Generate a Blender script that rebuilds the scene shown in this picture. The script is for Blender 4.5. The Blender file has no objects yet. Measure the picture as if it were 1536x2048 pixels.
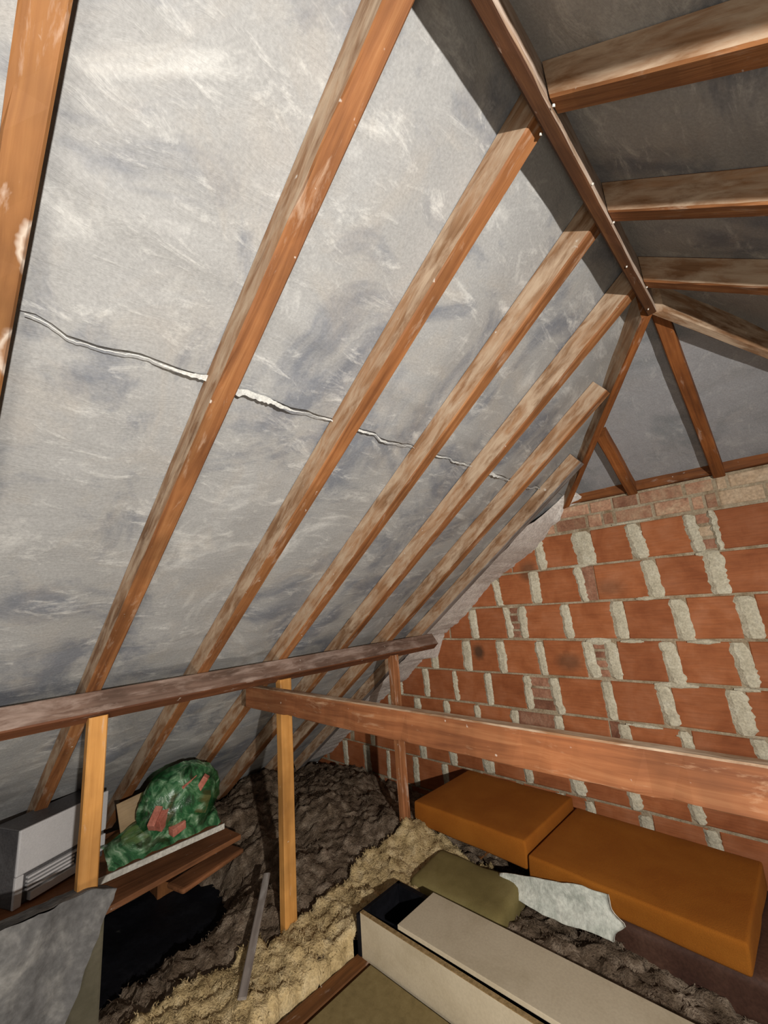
import bpy, bmesh, math, random
from mathutils import Vector, Matrix, noise

# ------------------------------------------------------------------ camera, lights, exposure
H = 1.5                                   # eye height above the ceiling boards that make the loft floor
sc = bpy.context.scene
col = sc.collection
cam_d = bpy.data.cameras.new('camera'); cam = bpy.data.objects.new('camera', cam_d); col.objects.link(cam)
RX = Vector((0.71773205, 0.69245094, -0.07329669))
RD = Vector((-0.19754102, 0.10154613, -0.97502099))
RF = Vector((-0.6677112, 0.71428291, 0.20967038))
cam.matrix_world = Matrix(((RX.x, -RD.x, -RF.x, 0), (RX.y, -RD.y, -RF.y, 0), (RX.z, -RD.z, -RF.z, H), (0, 0, 0, 1)))
cam_d.sensor_fit = 'VERTICAL'; cam_d.sensor_height = 24.0; cam_d.lens = 843.3 * 24.0 / 2048.0
cam_d.clip_start = 0.02
sc.camera = cam

w = bpy.data.worlds.new('world'); sc.world = w; w.use_nodes = True
w.node_tree.nodes['Background'].inputs[0].default_value = (0.9, 0.85, 0.8, 1)
w.node_tree.nodes['Background'].inputs[1].default_value = 0.09

def lamp(name, kind, loc, target, energy, color, **kw):
    d = bpy.data.lights.new(name, kind); o = bpy.data.objects.new(name, d); col.objects.link(o)
    o.location = Vector(loc) + Vector((0, 0, H))
    o.rotation_euler = (Vector(target) - Vector(loc)).to_track_quat('-Z', 'Y').to_euler()
    d.energy = energy; d.color = color
    for k, v in kw.items(): setattr(d, k, v)
    return o
# inspection lamp clipped under a rafter on the right slope, to the photographer's right, facing the left slope
lamp('inspection_lamp', 'SPOT', (1.1, -0.15, 0.048), (-1.2, 0.85, -0.1), 124, (1.0, 0.965, 0.91),
     spot_size=math.radians(140), spot_blend=1.0, shadow_soft_size=0.022)
# added soft fill, standing for light from an unseen hatch behind the photographer
lamp('hatch_fill', 'AREA', (0.3, -0.8, -1.35), (-1.0, 0.6, 0.3), 10, (1.0, 0.9, 0.76), shape='RECTANGLE', size=0.7, size_y=0.55)

vs = sc.view_settings
vs.view_transform = 'Standard'; vs.look = 'None'; vs.gamma = 1.0; vs.use_curve_mapping = False
vs.exposure = 1.6

# ------------------------------------------------------------------ helpers
rnd = random.Random(7)
PIT = math.radians(36.534); T = math.tan(PIT); CP = math.cos(PIT); SP = math.sin(PIT)
CB = 1.181                                # rafter undersides on the left slope: z = CB + T*x
RD_ = 0.085                               # rafter depth
CS = CB + RD_ / CP                        # underlay on the left slope
XR = -0.19                                # ridge line
YW = 2.755                                # inner face of the end wall
YR = 1.75                                 # where the ridge stops and the hip starts
ZS = CS + T * XR                          # underlay height at the ridge
HX = -0.96                                # where the hip meets the wall plate
HS = (ZS - (CS + T * HX)) / (YW - YR)     # hip slope
ORG = {}

def fb(p, sc_=1.0, oct_=3, seed=0.0):
    return noise.fractal(Vector((p[0] * sc_ + seed, p[1] * sc_ - seed * 1.7, p[2] * sc_ + seed * .6)), 1.0, 2.0, oct_)

def tag(o, label=None, cat=None, group=None, kind=None):
    if label: o['label'] = label
    if cat: o['category'] = cat
    if group: o['group'] = group
    if kind: o['kind'] = kind
    return o

def thing(name, origin, label, cat, group=None):
    o = bpy.data.objects.new(name, None); col.objects.link(o); o.empty_display_size = 0.05
    o.location = Vector(origin) + Vector((0, 0, H)); ORG[o] = Vector(origin)
    return tag(o, label, cat, group)

def mk(name, verts, faces, mats, parent=None, matidx=None, smooth=False, origin=None, attrs=None):
    verts = [Vector(v) for v in verts]
    if parent is None:
        if origin is None:
            n = len(verts)
            origin = (sum(v.x for v in verts) / n, sum(v.y for v in verts) / n, min(v.z for v in verts))
        origin = Vector(origin)
    else:
        origin = ORG[parent]
    me = bpy.data.meshes.new(name)
    me.from_pydata([tuple(v - origin) for v in verts], [], faces)
    if not isinstance(mats, (list, tuple)): mats = [mats]
    for m in mats: me.materials.append(m)
    if matidx: me.polygons.foreach_set('material_index', matidx)
    if smooth: me.polygons.foreach_set('use_smooth', [True] * len(me.polygons))
    if attrs:
        for k, vals in attrs.items():
            if isinstance(vals[0], (int, float)):
                a = me.attributes.new(k, 'FLOAT', 'POINT'); a.data.foreach_set('value', vals)
            else:
                a = me.attributes.new(k, 'FLOAT_VECTOR', 'POINT'); a.data.foreach_set('vector', [c for v in vals for c in v])
    me.update()
    o = bpy.data.objects.new(name, me); col.objects.link(o); ORG[o] = origin
    if parent is None: o.location = origin + Vector((0, 0, H))
    else: o.parent = parent
    return o

# ------------------------------------------------------------------ materials
def new_mat(name):
    m = bpy.data.materials.new(name); m.use_nodes = True
    return m, m.node_tree.nodes, m.node_tree.links, m.node_tree.nodes['Principled BSDF']

def N(nodes, t, **kw):
    n = nodes.new(t)
    for k, v in kw.items():
        if k in n.inputs: n.inputs[k].default_value = v
        else: setattr(n, k, v)
    return n

def ramp(nodes, stops):
    r = nodes.new('ShaderNodeValToRGB'); e = r.color_ramp.elements
    e[0].position, e[0].color = stops[0][0], tuple(stops[0][1]) + (1,)
    e[1].position, e[1].color = stops[-1][0], tuple(stops[-1][1]) + (1,)
    for p, c in stops[1:-1]:
        x = e.new(p); x.color = tuple(c) + (1,)
    return r

def noise_n(nodes, links, vec, scale, detail=4, rough=0.55, dist=0.0):
    n = nodes.new('ShaderNodeTexNoise'); n.inputs['Scale'].default_value = scale; n.inputs['Detail'].default_value = detail
    n.inputs['Roughness'].default_value = rough; n.inputs['Distortion'].default_value = dist
    links.new(vec, n.inputs['Vector'])
    return n

def mixc(nodes, links, fac, a, b, blend='MIX'):
    m = nodes.new('ShaderNodeMix'); m.data_type = 'RGBA'; m.blend_type = blend
    for sock, v in ((m.inputs[0], fac), (m.inputs[6], a), (m.inputs[7], b)):
        if hasattr(v, 'is_output') or isinstance(v, bpy.types.NodeSocket): links.new(v, sock)
        else: sock.default_value = v if isinstance(v, (int, float)) else tuple(v) + (1,)
    return m.outputs[2]

def wood(name, dark, mid, light, dust=0.0, dustc=(0.46, 0.36, 0.29), rough=0.7, rings=()):
    m, n, l, b = new_mat(name)
    at = N(n, 'ShaderNodeAttribute', attribute_name='grain')
    oi = n.new('ShaderNodeObjectInfo')
    off = N(n, 'ShaderNodeVectorMath', operation='SCALE'); off.inputs[0].default_value = (17, 9, 5); l.new(oi.outputs['Random'], off.inputs['Scale'])
    ad = N(n, 'ShaderNodeVectorMath', operation='ADD'); l.new(at.outputs['Vector'], ad.inputs[0]); l.new(off.outputs[0], ad.inputs[1])
    mp = N(n, 'ShaderNodeMapping'); mp.inputs['Scale'].default_value = (2.2, 45, 45); l.new(ad.outputs[0], mp.inputs['Vector'])
    g = noise_n(n, l, mp.outputs[0], 1.0, 5, 0.6, 0.6)
    r = ramp(n, [(0.3, dark), (0.52, mid), (0.72, light)]); l.new(g.outputs['Fac'], r.inputs[0])
    big = noise_n(n, l, ad.outputs[0], 3.0, 4, 0.6)
    rb = ramp(n, [(0.35, (0.62, 0.6, 0.58)), (0.65, (1.15, 1.12, 1.1))]); l.new(big.outputs['Fac'], rb.inputs[0])
    c = mixc(n, l, 1.0, r.outputs[0], rb.outputs[0], 'MULTIPLY')
    mp2 = N(n, 'ShaderNodeMapping'); mp2.inputs['Scale'].default_value = (7, 26, 26); l.new(ad.outputs[0], mp2.inputs['Vector'])
    dn = noise_n(n, l, mp2.outputs[0], 1.0, 6, 0.65, 0.4)
    hi = 0.80 - 0.55 * dust
    rd = ramp(n, [(max(0.0, hi - 0.16), (0, 0, 0)), (hi + 0.06, (1, 1, 1))]); l.new(dn.outputs['Fac'], rd.inputs[0])
    c = mixc(n, l, rd.outputs[0], c, dustc)
    # white plaster specks
    sp = noise_n(n, l, ad.outputs[0], 38, 2, 0.5)
    rs = ramp(n, [(0.74, (0, 0, 0)), (0.80, (1, 1, 1))]); l.new(sp.outputs['Fac'], rs.inputs[0])
    c = mixc(n, l, rs.outputs[0], c, (0.5, 0.44, 0.38))
    for (L0, W0, R0) in rings:                   # water-stain tide marks on the timber itself
        d = N(n, 'ShaderNodeVectorMath', operation='DISTANCE'); d.inputs[1].default_value = (L0, W0, 0)
        sx = N(n, 'ShaderNodeVectorMath', operation='MULTIPLY'); sx.inputs[1].default_value = (0.62, 1, 0); l.new(at.outputs['Vector'], sx.inputs[0])
        d.inputs[1].default_value = (L0 * 0.62, W0, 0); l.new(sx.outputs[0], d.inputs[0])
        wob = N(n, 'ShaderNodeMath', operation='MULTIPLY_ADD'); wob.inputs[1].default_value = 0.02; l.new(sp.outputs['Fac'], wob.inputs[0]); l.new(d.outputs['Value'], wob.inputs[2])
        rr = ramp(n, [(max(0, R0 - 0.004), (0, 0, 0)), (R0 + 0.002, (0.9, 0.9, 0.9)), (R0 + 0.008, (0, 0, 0))])
        rr.color_ramp.elements[0].color = (0.1, 0.1, 0.1, 1); l.new(wob.outputs[0], rr.inputs[0])
        c = mixc(n, l, rr.outputs[0], c, (0.5, 0.43, 0.36))
    l.new(c, b.inputs['Base Color']); b.inputs['Roughness'].default_value = rough
    b.inputs['Specular IOR Level'].default_value = 0.3
    bp = N(n, 'ShaderNodeBump'); bp.inputs['Strength'].default_value = 0.35; bp.inputs['Distance'].default_value = 0.004
    l.new(g.outputs['Fac'], bp.inputs['Height']); l.new(bp.outputs[0], b.inputs['Normal'])
    return m

M = {}
M['raft'] = wood('rafter_timber', (0.13, 0.046, 0.014), (0.225, 0.09, 0.03), (0.31, 0.145, 0.056), 0.14, (0.38, 0.27, 0.19))
M['raft_dust'] = wood('rafter_timber_dusty', (0.18, 0.088, 0.04), (0.28, 0.155, 0.08), (0.37, 0.23, 0.135), 0.42, (0.42, 0.31, 0.215))
M['raft_first'] = wood('rafter_timber_stained', (0.15, 0.06, 0.017), (0.205, 0.088, 0.027), (0.25, 0.115, 0.037), 0.03, rings=((0.715, -0.040, 0.034), (0.905, -0.040, 0.036)))
M['ridge'] = wood('ridge_timber', (0.035, 0.013, 0.005), (0.06, 0.023, 0.008), (0.1, 0.042, 0.014), 0.04)
M['ridge_dust'] = wood('ridge_timber_dusty', (0.16, 0.09, 0.05), (0.3, 0.2, 0.13), (0.42, 0.31, 0.21), 0.5)
M['hip'] = wood('hip_timber', (0.11, 0.035, 0.009), (0.2, 0.066, 0.016), (0.28, 0.105, 0.03), 0.06)
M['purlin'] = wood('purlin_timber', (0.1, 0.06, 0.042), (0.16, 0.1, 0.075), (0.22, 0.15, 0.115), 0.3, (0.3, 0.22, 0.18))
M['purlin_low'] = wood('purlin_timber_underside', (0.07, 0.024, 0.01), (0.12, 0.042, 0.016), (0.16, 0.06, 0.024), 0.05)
M['beam'] = wood('tie_timber', (0.15, 0.05, 0.018), (0.24, 0.088, 0.033), (0.32, 0.14, 0.06), 0.10, (0.4, 0.25, 0.15))
M['post_new'] = wood('post_pine', (0.33, 0.15, 0.034), (0.4, 0.192, 0.048), (0.46, 0.235, 0.07), 0.03)
M['post_old'] = wood('post_timber', (0.16, 0.06, 0.022), (0.24, 0.095, 0.036), (0.3, 0.13, 0.055), 0.15)
M['joist'] = wood('joist_timber', (0.09, 0.034, 0.01), (0.15, 0.058, 0.016), (0.2, 0.082, 0.025), 0.03)
M['grey_wood'] = wood('weathered_timber', (0.13, 0.11, 0.1), (0.19, 0.165, 0.15), (0.26, 0.23, 0.21), 0.2, (0.3, 0.28, 0.26))
M['brown_board'] = wood('hardboard', (0.13, 0.05, 0.018), (0.19, 0.077, 0.03), (0.24, 0.1, 0.042), 0.02)
M['card'] = wood('cardboard', (0.26, 0.18, 0.1), (0.31, 0.22, 0.125), (0.35, 0.25, 0.15), 0.0)

def sheet_mat(name, base, hi, lo, brown=0.25):
    m, n, l, b = new_mat(name)
    tc = n.new('ShaderNodeTexCoord'); v = tc.outputs['Object']
    a = noise_n(n, l, v, 2.6, 6, 0.62, 0.9)
    r = ramp(n, [(0.38, lo), (0.5, base), (0.59, base), (0.72, hi)]); l.new(a.outputs['Fac'], r.inputs[0])
    mp = N(n, 'ShaderNodeMapping'); mp.inputs['Scale'].default_value = (9, 3.2, 9); l.new(v, mp.inputs['Vector'])
    s = noise_n(n, l, mp.outputs[0], 2.0, 10, 0.74, 0.6)
    rs = ramp(n, [(0.54, (0, 0, 0)), (0.68, (1, 1, 1))]); l.new(s.outputs['Fac'], rs.inputs[0])
    f = N(n, 'ShaderNodeMath', operation='MULTIPLY'); f.inputs[1].default_value = 0.8; l.new(rs.outputs[0], f.inputs[0])
    c = mixc(n, l, f.outputs[0], r.outputs[0], hi)
    bb = noise_n(n, l, v, 4.3, 5, 0.6, 1.2)
    rb = ramp(n, [(0.5, (0, 0, 0)), (0.7, (1, 1, 1))]); l.new(bb.outputs['Fac'], rb.inputs[0])
    f2 = N(n, 'ShaderNodeMath', operation='MULTIPLY'); f2.inputs[1].default_value = brown; l.new(rb.outputs[0], f2.inputs[0])
    c = mixc(n, l, f2.outputs[0], c, (0.36, 0.31, 0.25))
    fine = noise_n(n, l, v, 160, 3, 0.6)
    rf = ramp(n, [(0.3, (0.86, 0.86, 0.86)), (0.7, (1.1, 1.1, 1.1))]); l.new(fine.outputs['Fac'], rf.inputs[0])
    c = mixc(n, l, 1.0, c, rf.outputs[0], 'MULTIPLY')
    l.new(c, b.inputs['Base Color']); b.inputs['Roughness'].default_value = 0.62; b.inputs['Specular IOR Level'].default_value = 0.35
    bp = N(n, 'ShaderNodeBump'); bp.inputs['Strength'].default_value = 0.5; bp.inputs['Distance'].default_value = 0.008
    l.new(s.outputs['Fac'], bp.inputs['Height']); l.new(bp.outputs[0], b.inputs['Normal'])
    return m
M['sheet'] = sheet_mat('underlay_felt', (0.27, 0.267, 0.26), (0.46, 0.452, 0.432), (0.15, 0.157, 0.174))
M['sheet_hip'] = sheet_mat('underlay_felt_hip', (0.27, 0.27, 0.28), (0.36, 0.36, 0.36), (0.2, 0.21, 0.22), 0.1)

def rough_mat(name, c1, c2, c3, s1=6.0, s2=60.0, rough=0.9, bump=0.5, dist=0.006, rnd_amt=0.0, stretch=None, spec=0.2, fine=(0.74, 1.2), spots=()):
    m, n, l, b = new_mat(name)
    tc = n.new('ShaderNodeTexCoord'); v = tc.outputs['Object']
    oi = n.new('ShaderNodeObjectInfo')
    off = N(n, 'ShaderNodeVectorMath', operation='SCALE'); off.inputs[0].default_value = (11, 7, 5); l.new(oi.outputs['Random'], off.inputs['Scale'])
    ad = N(n, 'ShaderNodeVectorMath', operation='ADD'); l.new(v, ad.inputs[0]); l.new(off.outputs[0], ad.inputs[1]); v = ad.outputs[0]
    a = noise_n(n, l, v, s1, 5, 0.6, 0.4)
    r = ramp(n, [(0.32, c1), (0.5, c2), (0.7, c3)]); l.new(a.outputs['Fac'], r.inputs[0])
    c = r.outputs[0]
    if stretch:
        mp = N(n, 'ShaderNodeMapping'); mp.inputs['Scale'].default_value = stretch; l.new(v, mp.inputs['Vector'])
        f = noise_n(n, l, mp.outputs[0], 1.0, 4, 0.6)
    else:
        f = noise_n(n, l, v, s2, 4, 0.6)
    rf = ramp(n, [(0.3, (fine[0],) * 3), (0.7, (fine[1],) * 3)]); l.new(f.outputs['Fac'], rf.inputs[0])
    c = mixc(n, l, 1.0, c, rf.outputs[0], 'MULTIPLY')
    for (sx, sz, rx, rz, amt) in spots:              # soot stains on the wall face, in wall coordinates
        mp3 = N(n, 'ShaderNodeMapping'); mp3.inputs['Location'].default_value = (-sx / rx, 0, -sz / rz); mp3.inputs['Scale'].default_value = (1 / rx, 0, 1 / rz)
        l.new(tc.outputs['Object'], mp3.inputs['Vector'])
        ln = N(n, 'ShaderNodeVectorMath', operation='LENGTH'); l.new(mp3.outputs[0], ln.inputs[0])
        wb = N(n, 'ShaderNodeMath', operation='MULTIPLY_ADD'); wb.inputs[1].default_value = 0.9; l.new(a.outputs['Fac'], wb.inputs[0]); l.new(ln.outputs['Value'], wb.inputs[2])
        mr = N(n, 'ShaderNodeMapRange'); mr.inputs['From Min'].default_value = 0.9; mr.inputs['From Max'].default_value = 1.6; mr.inputs['To Min'].default_value = amt; mr.inputs['To Max'].default_value = 0.0
        l.new(wb.outputs[0], mr.inputs['Value'])
        c = mixc(n, l, mr.outputs['Result'], c, (0.06, 0.035, 0.02))
    if rnd_amt:
        rr = ramp(n, [(0.0, (1 - rnd_amt, 1 - rnd_amt * 1.15, 1 - rnd_amt * 1.2)), (1.0, (1 + rnd_amt, 1 + rnd_amt * 1.3, 1 + rnd_amt * 1.4))]); l.new(oi.outputs['Random'], rr.inputs[0])
        c = mixc(n, l, 1.0, c, rr.outputs[0], 'MULTIPLY')
    l.new(c, b.inputs['Base Color']); b.inputs['Roughness'].default_value = rough; b.inputs['Specular IOR Level'].default_value = spec
    bp = N(n, 'ShaderNodeBump'); bp.inputs['Strength'].default_value = bump; bp.inputs['Distance'].default_value = dist
    l.new(f.outputs['Fac'], bp.inputs['Height']); l.new(bp.outputs[0], b.inputs['Normal'])
    return m
M['block'] = rough_mat('hollow_clay_block', (0.26, 0.075, 0.024), (0.33, 0.105, 0.037), (0.38, 0.14, 0.062), 7, 60, 0.75, 0.3, 0.003, 0.14, (9, 9, 130), 0.3, (0.85, 1.1),
                       ((-0.745, 1.105, 0.05, 0.06, 0.85), (-0.10, 1.06, 0.09, 0.06, 0.55), (0.2, 1.49, 0.1, 0.06, 0.4), (-0.28, 1.64, 0.08, 0.08, 0.6)))
M['fray'] = rough_mat('frayed_laminate', (0.36, 0.355, 0.34), (0.46, 0.455, 0.43), (0.55, 0.54, 0.51), 30, 200, 0.8, 0.4, 0.002)
M['slip'] = rough_mat('small_brick', (0.2, 0.09, 0.055), (0.28, 0.13, 0.08), (0.36, 0.2, 0.13), 14, 90, 0.9, 0.4, 0.003, 0.3)
M['brick'] = rough_mat('stock_brick', (0.26, 0.12, 0.075), (0.37, 0.2, 0.125), (0.46, 0.31, 0.2), 12, 90, 0.9, 0.4, 0.003, 0.3)
M['tan_brick'] = rough_mat('pale_brick', (0.42, 0.3, 0.19), (0.5, 0.37, 0.25), (0.55, 0.43, 0.3), 20, 90, 0.9, 0.4, 0.003)
M['mortar'] = rough_mat('mortar', (0.45, 0.405, 0.3), (0.54, 0.49, 0.37), (0.61, 0.57, 0.45), 18, 110, 0.95, 0.8, 0.006)
M['bed'] = rough_mat('bed_mortar', (0.24, 0.17, 0.1), (0.35, 0.28, 0.19), (0.43, 0.36, 0.26), 14, 110, 0.95, 0.8, 0.006)
M['fillet'] = rough_mat('parging', (0.5, 0.45, 0.41), (0.6, 0.55, 0.51), (0.7, 0.66, 0.6), 12, 70, 0.9, 0.8, 0.008)
M['insul'] = rough_mat('old_mineral_wool', (0.065, 0.044, 0.028), (0.15, 0.108, 0.075), (0.32, 0.25, 0.185), 15, 120, 1.0, 1.0, 0.012, 0, None, 0.05)
M['cream'] = rough_mat('cream_mineral_wool', (0.32, 0.23, 0.11), (0.47, 0.35, 0.18), (0.58, 0.46, 0.27), 15, 120, 1.0, 1.0, 0.01, 0, None, 0.05)
M['floor'] = rough_mat('dusty_ceiling_board', (0.02, 0.018, 0.016), (0.03, 0.027, 0.024), (0.045, 0.04, 0.035), 8, 60, 0.95, 0.3, 0.003)
M['melamine'] = rough_mat('cream_melamine', (0.37, 0.31, 0.215), (0.42, 0.355, 0.255), (0.45, 0.385, 0.28), 5, 120, 0.6, 0.12, 0.001, 0, None, 0.4, fine=(0.92, 1.06))
M['chip_edge'] = rough_mat('chipboard_edge', (0.16, 0.1, 0.04), (0.24, 0.16, 0.07), (0.3, 0.2, 0.1), 60, 200, 0.9, 0.5, 0.002)
M['chip'] = rough_mat('chipboard', (0.15, 0.11, 0.045), (0.18, 0.132, 0.055), (0.2, 0.15, 0.065), 30, 200, 0.85, 0.3, 0.001, fine=(0.92, 1.06))
M['foam'] = rough_mat('orange_foam', (0.25, 0.075, 0.006), (0.28, 0.09, 0.008), (0.31, 0.105, 0.011), 4, 260, 0.95, 0.6, 0.003, 0.08, fine=(0.92, 1.06))
M['khaki'] = rough_mat('khaki_cloth', (0.13, 0.1, 0.035), (0.16, 0.125, 0.045), (0.19, 0.15, 0.06), 7, 200, 0.9, 0.3, 0.002, fine=(0.92, 1.06))
M['maroon'] = rough_mat('maroon_vinyl', (0.045, 0.02, 0.014), (0.065, 0.03, 0.02), (0.09, 0.045, 0.03), 5, 90, 0.55, 0.2, 0.002, 0, None, 0.3)
M['white_wrap'] = rough_mat('white_wrapping', (0.42, 0.44, 0.38), (0.56, 0.57, 0.5), (0.64, 0.64, 0.56), 16, 60, 0.6, 0.6, 0.006)
M['black'] = rough_mat('black_plastic_and_shade', (0.004, 0.004, 0.005), (0.006, 0.006, 0.008), (0.01, 0.01, 0.012), 6, 40, 0.6, 0.4, 0.006, 0, None, 0.1)  # plastic sheeting; also stands for the shade inside the trough
M['grey_plastic'] = rough_mat('grey_plastic', (0.45, 0.435, 0.43), (0.49, 0.475, 0.47), (0.53, 0.51, 0.5), 4, 150, 0.5, 0.08, 0.001, 0, None, 0.4, fine=(0.92, 1.06))
M['dark_plastic'] = rough_mat('dark_grey_plastic', (0.05, 0.048, 0.05), (0.075, 0.07, 0.07), (0.1, 0.095, 0.095), 6, 120, 0.55, 0.1, 0.001)
M['edge_white'] = rough_mat('pale_board_edge', (0.3, 0.29, 0.25), (0.42, 0.4, 0.35), (0.5, 0.48, 0.43), 9, 80, 0.6, 0.3, 0.002)
M['dust_sheet'] = rough_mat('grey_dust_sheet', (0.06, 0.058, 0.057), (0.085, 0.082, 0.08), (0.18, 0.172, 0.16), 7, 50, 0.85, 0.6, 0.006)
M['olive_card'] = rough_mat('olive_card', (0.05, 0.044, 0.028), (0.065, 0.057, 0.038), (0.08, 0.07, 0.045), 8, 80, 0.9, 0.3, 0.002, fine=(0.92, 1.06))
M['red_card'] = rough_mat('red_brown_carton', (0.3, 0.09, 0.06), (0.38, 0.13, 0.09), (0.44, 0.18, 0.13), 12, 90, 0.7, 0.2, 0.002)
M['steel'] = rough_mat('galvanised_nail', (0.5, 0.47, 0.42), (0.6, 0.57, 0.52), (0.7, 0.67, 0.6), 30, 90, 0.5, 0.1, 0.001)

def bag_mat():
    m, n, l, b = new_mat('green_polythene')
    tc = n.new('ShaderNodeTexCoord'); v = tc.outputs['Object']
    a = noise_n(n, l, v, 9, 6, 0.65, 1.6)
    r = ramp(n, [(0.34, (0.012, 0.035, 0.016)), (0.47, (0.025, 0.11, 0.04)), (0.57, (0.13, 0.25, 0.13)), (0.7, (0.42, 0.52, 0.38))]); l.new(a.outputs['Fac'], r.inputs[0])  # palest stops paint whitish highlights into the green skin
    l.new(r.outputs[0], b.inputs['Base Color']); b.inputs['Roughness'].default_value = 0.22; b.inputs['Specular IOR Level'].default_value = 0.7
    tr = n.new('ShaderNodeBsdfTransparent'); tr.inputs[0].default_value = (0.55, 0.8, 0.55, 1)
    mx = n.new('ShaderNodeMixShader')
    hole = noise_n(n, l, v, 7, 3, 0.5, 0.8)
    rh = ramp(n, [(0.5, (0.08, 0.08, 0.08)), (0.6, (0.8, 0.8, 0.8))]); l.new(hole.outputs['Fac'], rh.inputs[0])
    l.new(rh.outputs[0], mx.inputs[0]); l.new(b.outputs[0], mx.inputs[1]); l.new(tr.outputs[0], mx.inputs[2])
    l.new(mx.outputs[0], n['Material Output'].inputs['Surface'])
    bp = N(n, 'ShaderNodeBump'); bp.inputs['Strength'].default_value = 0.7; bp.inputs['Distance'].default_value = 0.01
    l.new(a.outputs['Fac'], bp.inputs['Height']); l.new(bp.outputs[0], b.inputs['Normal'])
    return m
M['bag'] = bag_mat()

# ------------------------------------------------------------------ shape builders
def beam_geo(p0, p1, up, width, depth, bevel=0.004, segs=26, wob=0.0015, chip=0.004, end0=None, end1=None, seed=0.0):
    """timber whose UNDERSIDE centre line runs p0 -> p1; 'up' points to its top. Faces: 0 underside, 1 near side, 2 far side, 3 top, 4 ends"""
    p0, p1 = Vector(p0), Vector(p1); d = (p1 - p0); L = d.length; d = d / L
    up = Vector(up); up = (up - d * up.dot(d)).normalized(); s = d.cross(up).normalized()
    if s.y > 0 or (abs(s.y) < 1e-4 and s.x < 0): s = -s
    hw = width / 2; b = bevel                                       # s is the near side (towards -Y)
    sec = [(-hw + b, 0), (hw - b, 0), (hw, b), (hw, depth - b), (hw - b, depth), (-hw + b, depth), (-hw, depth - b), (-hw, b)]
    # index:   far-bottom      near-bottom  near-low  near-high  near-top        far-top             far-high           far-low
    kinds = [0, 0, 1, 3, 3, 3, 2, 2]
    verts, grain = [], []
    for i in range(segs + 1):
        t = i / segs
        c = p0 + d * (L * t)
        bend = Vector((fb((t * 2.3, seed, 0), 1.0, 2), fb((t * 2.3, seed, 5), 1.0, 2), 0))
        for k, (a, h) in enumerate(sec):
            a2, h2 = a, h
            e = fb((t * L * 9, seed + k * 3.1, 1.3), 1.0, 3)
            if k in (1, 2): a2 -= max(0, e) * chip; h2 += max(0, e) * chip * (1 if k == 1 else 1.5)
            if k in (0, 7): h2 += max(0, e) * chip * 0.4
            v = c + s * (a2 + bend.x * wob) + up * (h2 + bend.y * wob)
            verts.append(v); grain.append((L * t, a, h))
    n = len(sec)
    for idx, pl in ((0, end0), (segs, end1)):
        if pl:
            nn, dd = Vector(pl[0]), pl[1]
            for k in range(n):
                j = idx * n + k; v = verts[j]; sft = (dd - nn.dot(v)) / nn.dot(d)
                verts[j] = v + d * sft; g = grain[j]; grain[j] = (g[0] + sft, g[1], g[2])
    faces, mi = [], []
    for i in range(segs):
        for k in range(n):
            k2 = (k + 1) % n
            faces.append((i * n + k, i * n + k2, (i + 1) * n + k2, (i + 1) * n + k)); mi.append(kinds[k])
    faces.append(tuple(range(n))[::-1]); mi.append(4)
    faces.append(tuple(segs * n + k for k in range(n))); mi.append(4)
    return verts, faces, mi, grain

def timber(name, p0, p1, up, width, depth, mats, label=None, cat=None, group=None, parent=None, **kw):
    v, f, mi, g = beam_geo(p0, p1, up, width, depth, seed=rnd.uniform(0, 50), **kw)
    mats = list(mats) + [mats[0]] * (5 - len(mats))
    ms = []; idx = []
    for m in mats:
        if m not in ms: ms.append(m)
    o = mk(name, v, f, [M[m] for m in ms], parent, [ms.index(mats[k]) for k in mi], attrs={'grain': g})
    if label: tag(o, label, cat, group)
    return o

def clip(poly, a, b, c):
    """keep the part of a 2D polygon with a*x + b*y <= c"""
    out = []
    for i in range(len(poly)):
        p, q = poly[i], poly[(i + 1) % len(poly)]
        dp, dq = a * p[0] + b * p[1] - c, a * q[0] + b * q[1] - c
        if dp <= 0: out.append(p)
        if (dp < 0 < dq) or (dq < 0 < dp):
            t = dp / (dp - dq); out.append((p[0] + (q[0] - p[0]) * t, p[1] + (q[1] - p[1]) * t))
    return out

def area(poly):
    return 0.5 * sum(poly[i][0] * poly[(i + 1) % len(poly)][1] - poly[(i + 1) % len(poly)][0] * poly[i][1] for i in range(len(poly)))

def plate_xz(poly, y0, y1, inset=0.004, rim=0.004):
    """polygon in (x, z) facing -Y: front at y0 with a rounded rim, back at y1"""
    if area(poly) < 0: poly = poly[::-1]
    n = len(poly); cx = sum(p[0] for p in poly) / n; cz = sum(p[1] for p in poly) / n
    v = []
    for p in poly:
        dx, dz = cx - p[0], cz - p[1]; L = math.hypot(dx, dz) or 1; k = min(inset * 1.4, L * .4) / L
        v.append((p[0] + dx * k, y0, p[1] + dz * k))
    v += [(p[0], y0 + rim, p[1]) for p in poly] + [(p[0], y1, p[1]) for p in poly]
    f = [tuple(range(n))]
    for r in (0, 1):
        for i in range(n):
            j = (i + 1) % n; f.append((r * n + i, (r + 1) * n + i, (r + 1) * n + j, r * n + j))
    f.append(tuple(2 * n + i for i in range(n))[::-1])
    return v, f

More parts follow.
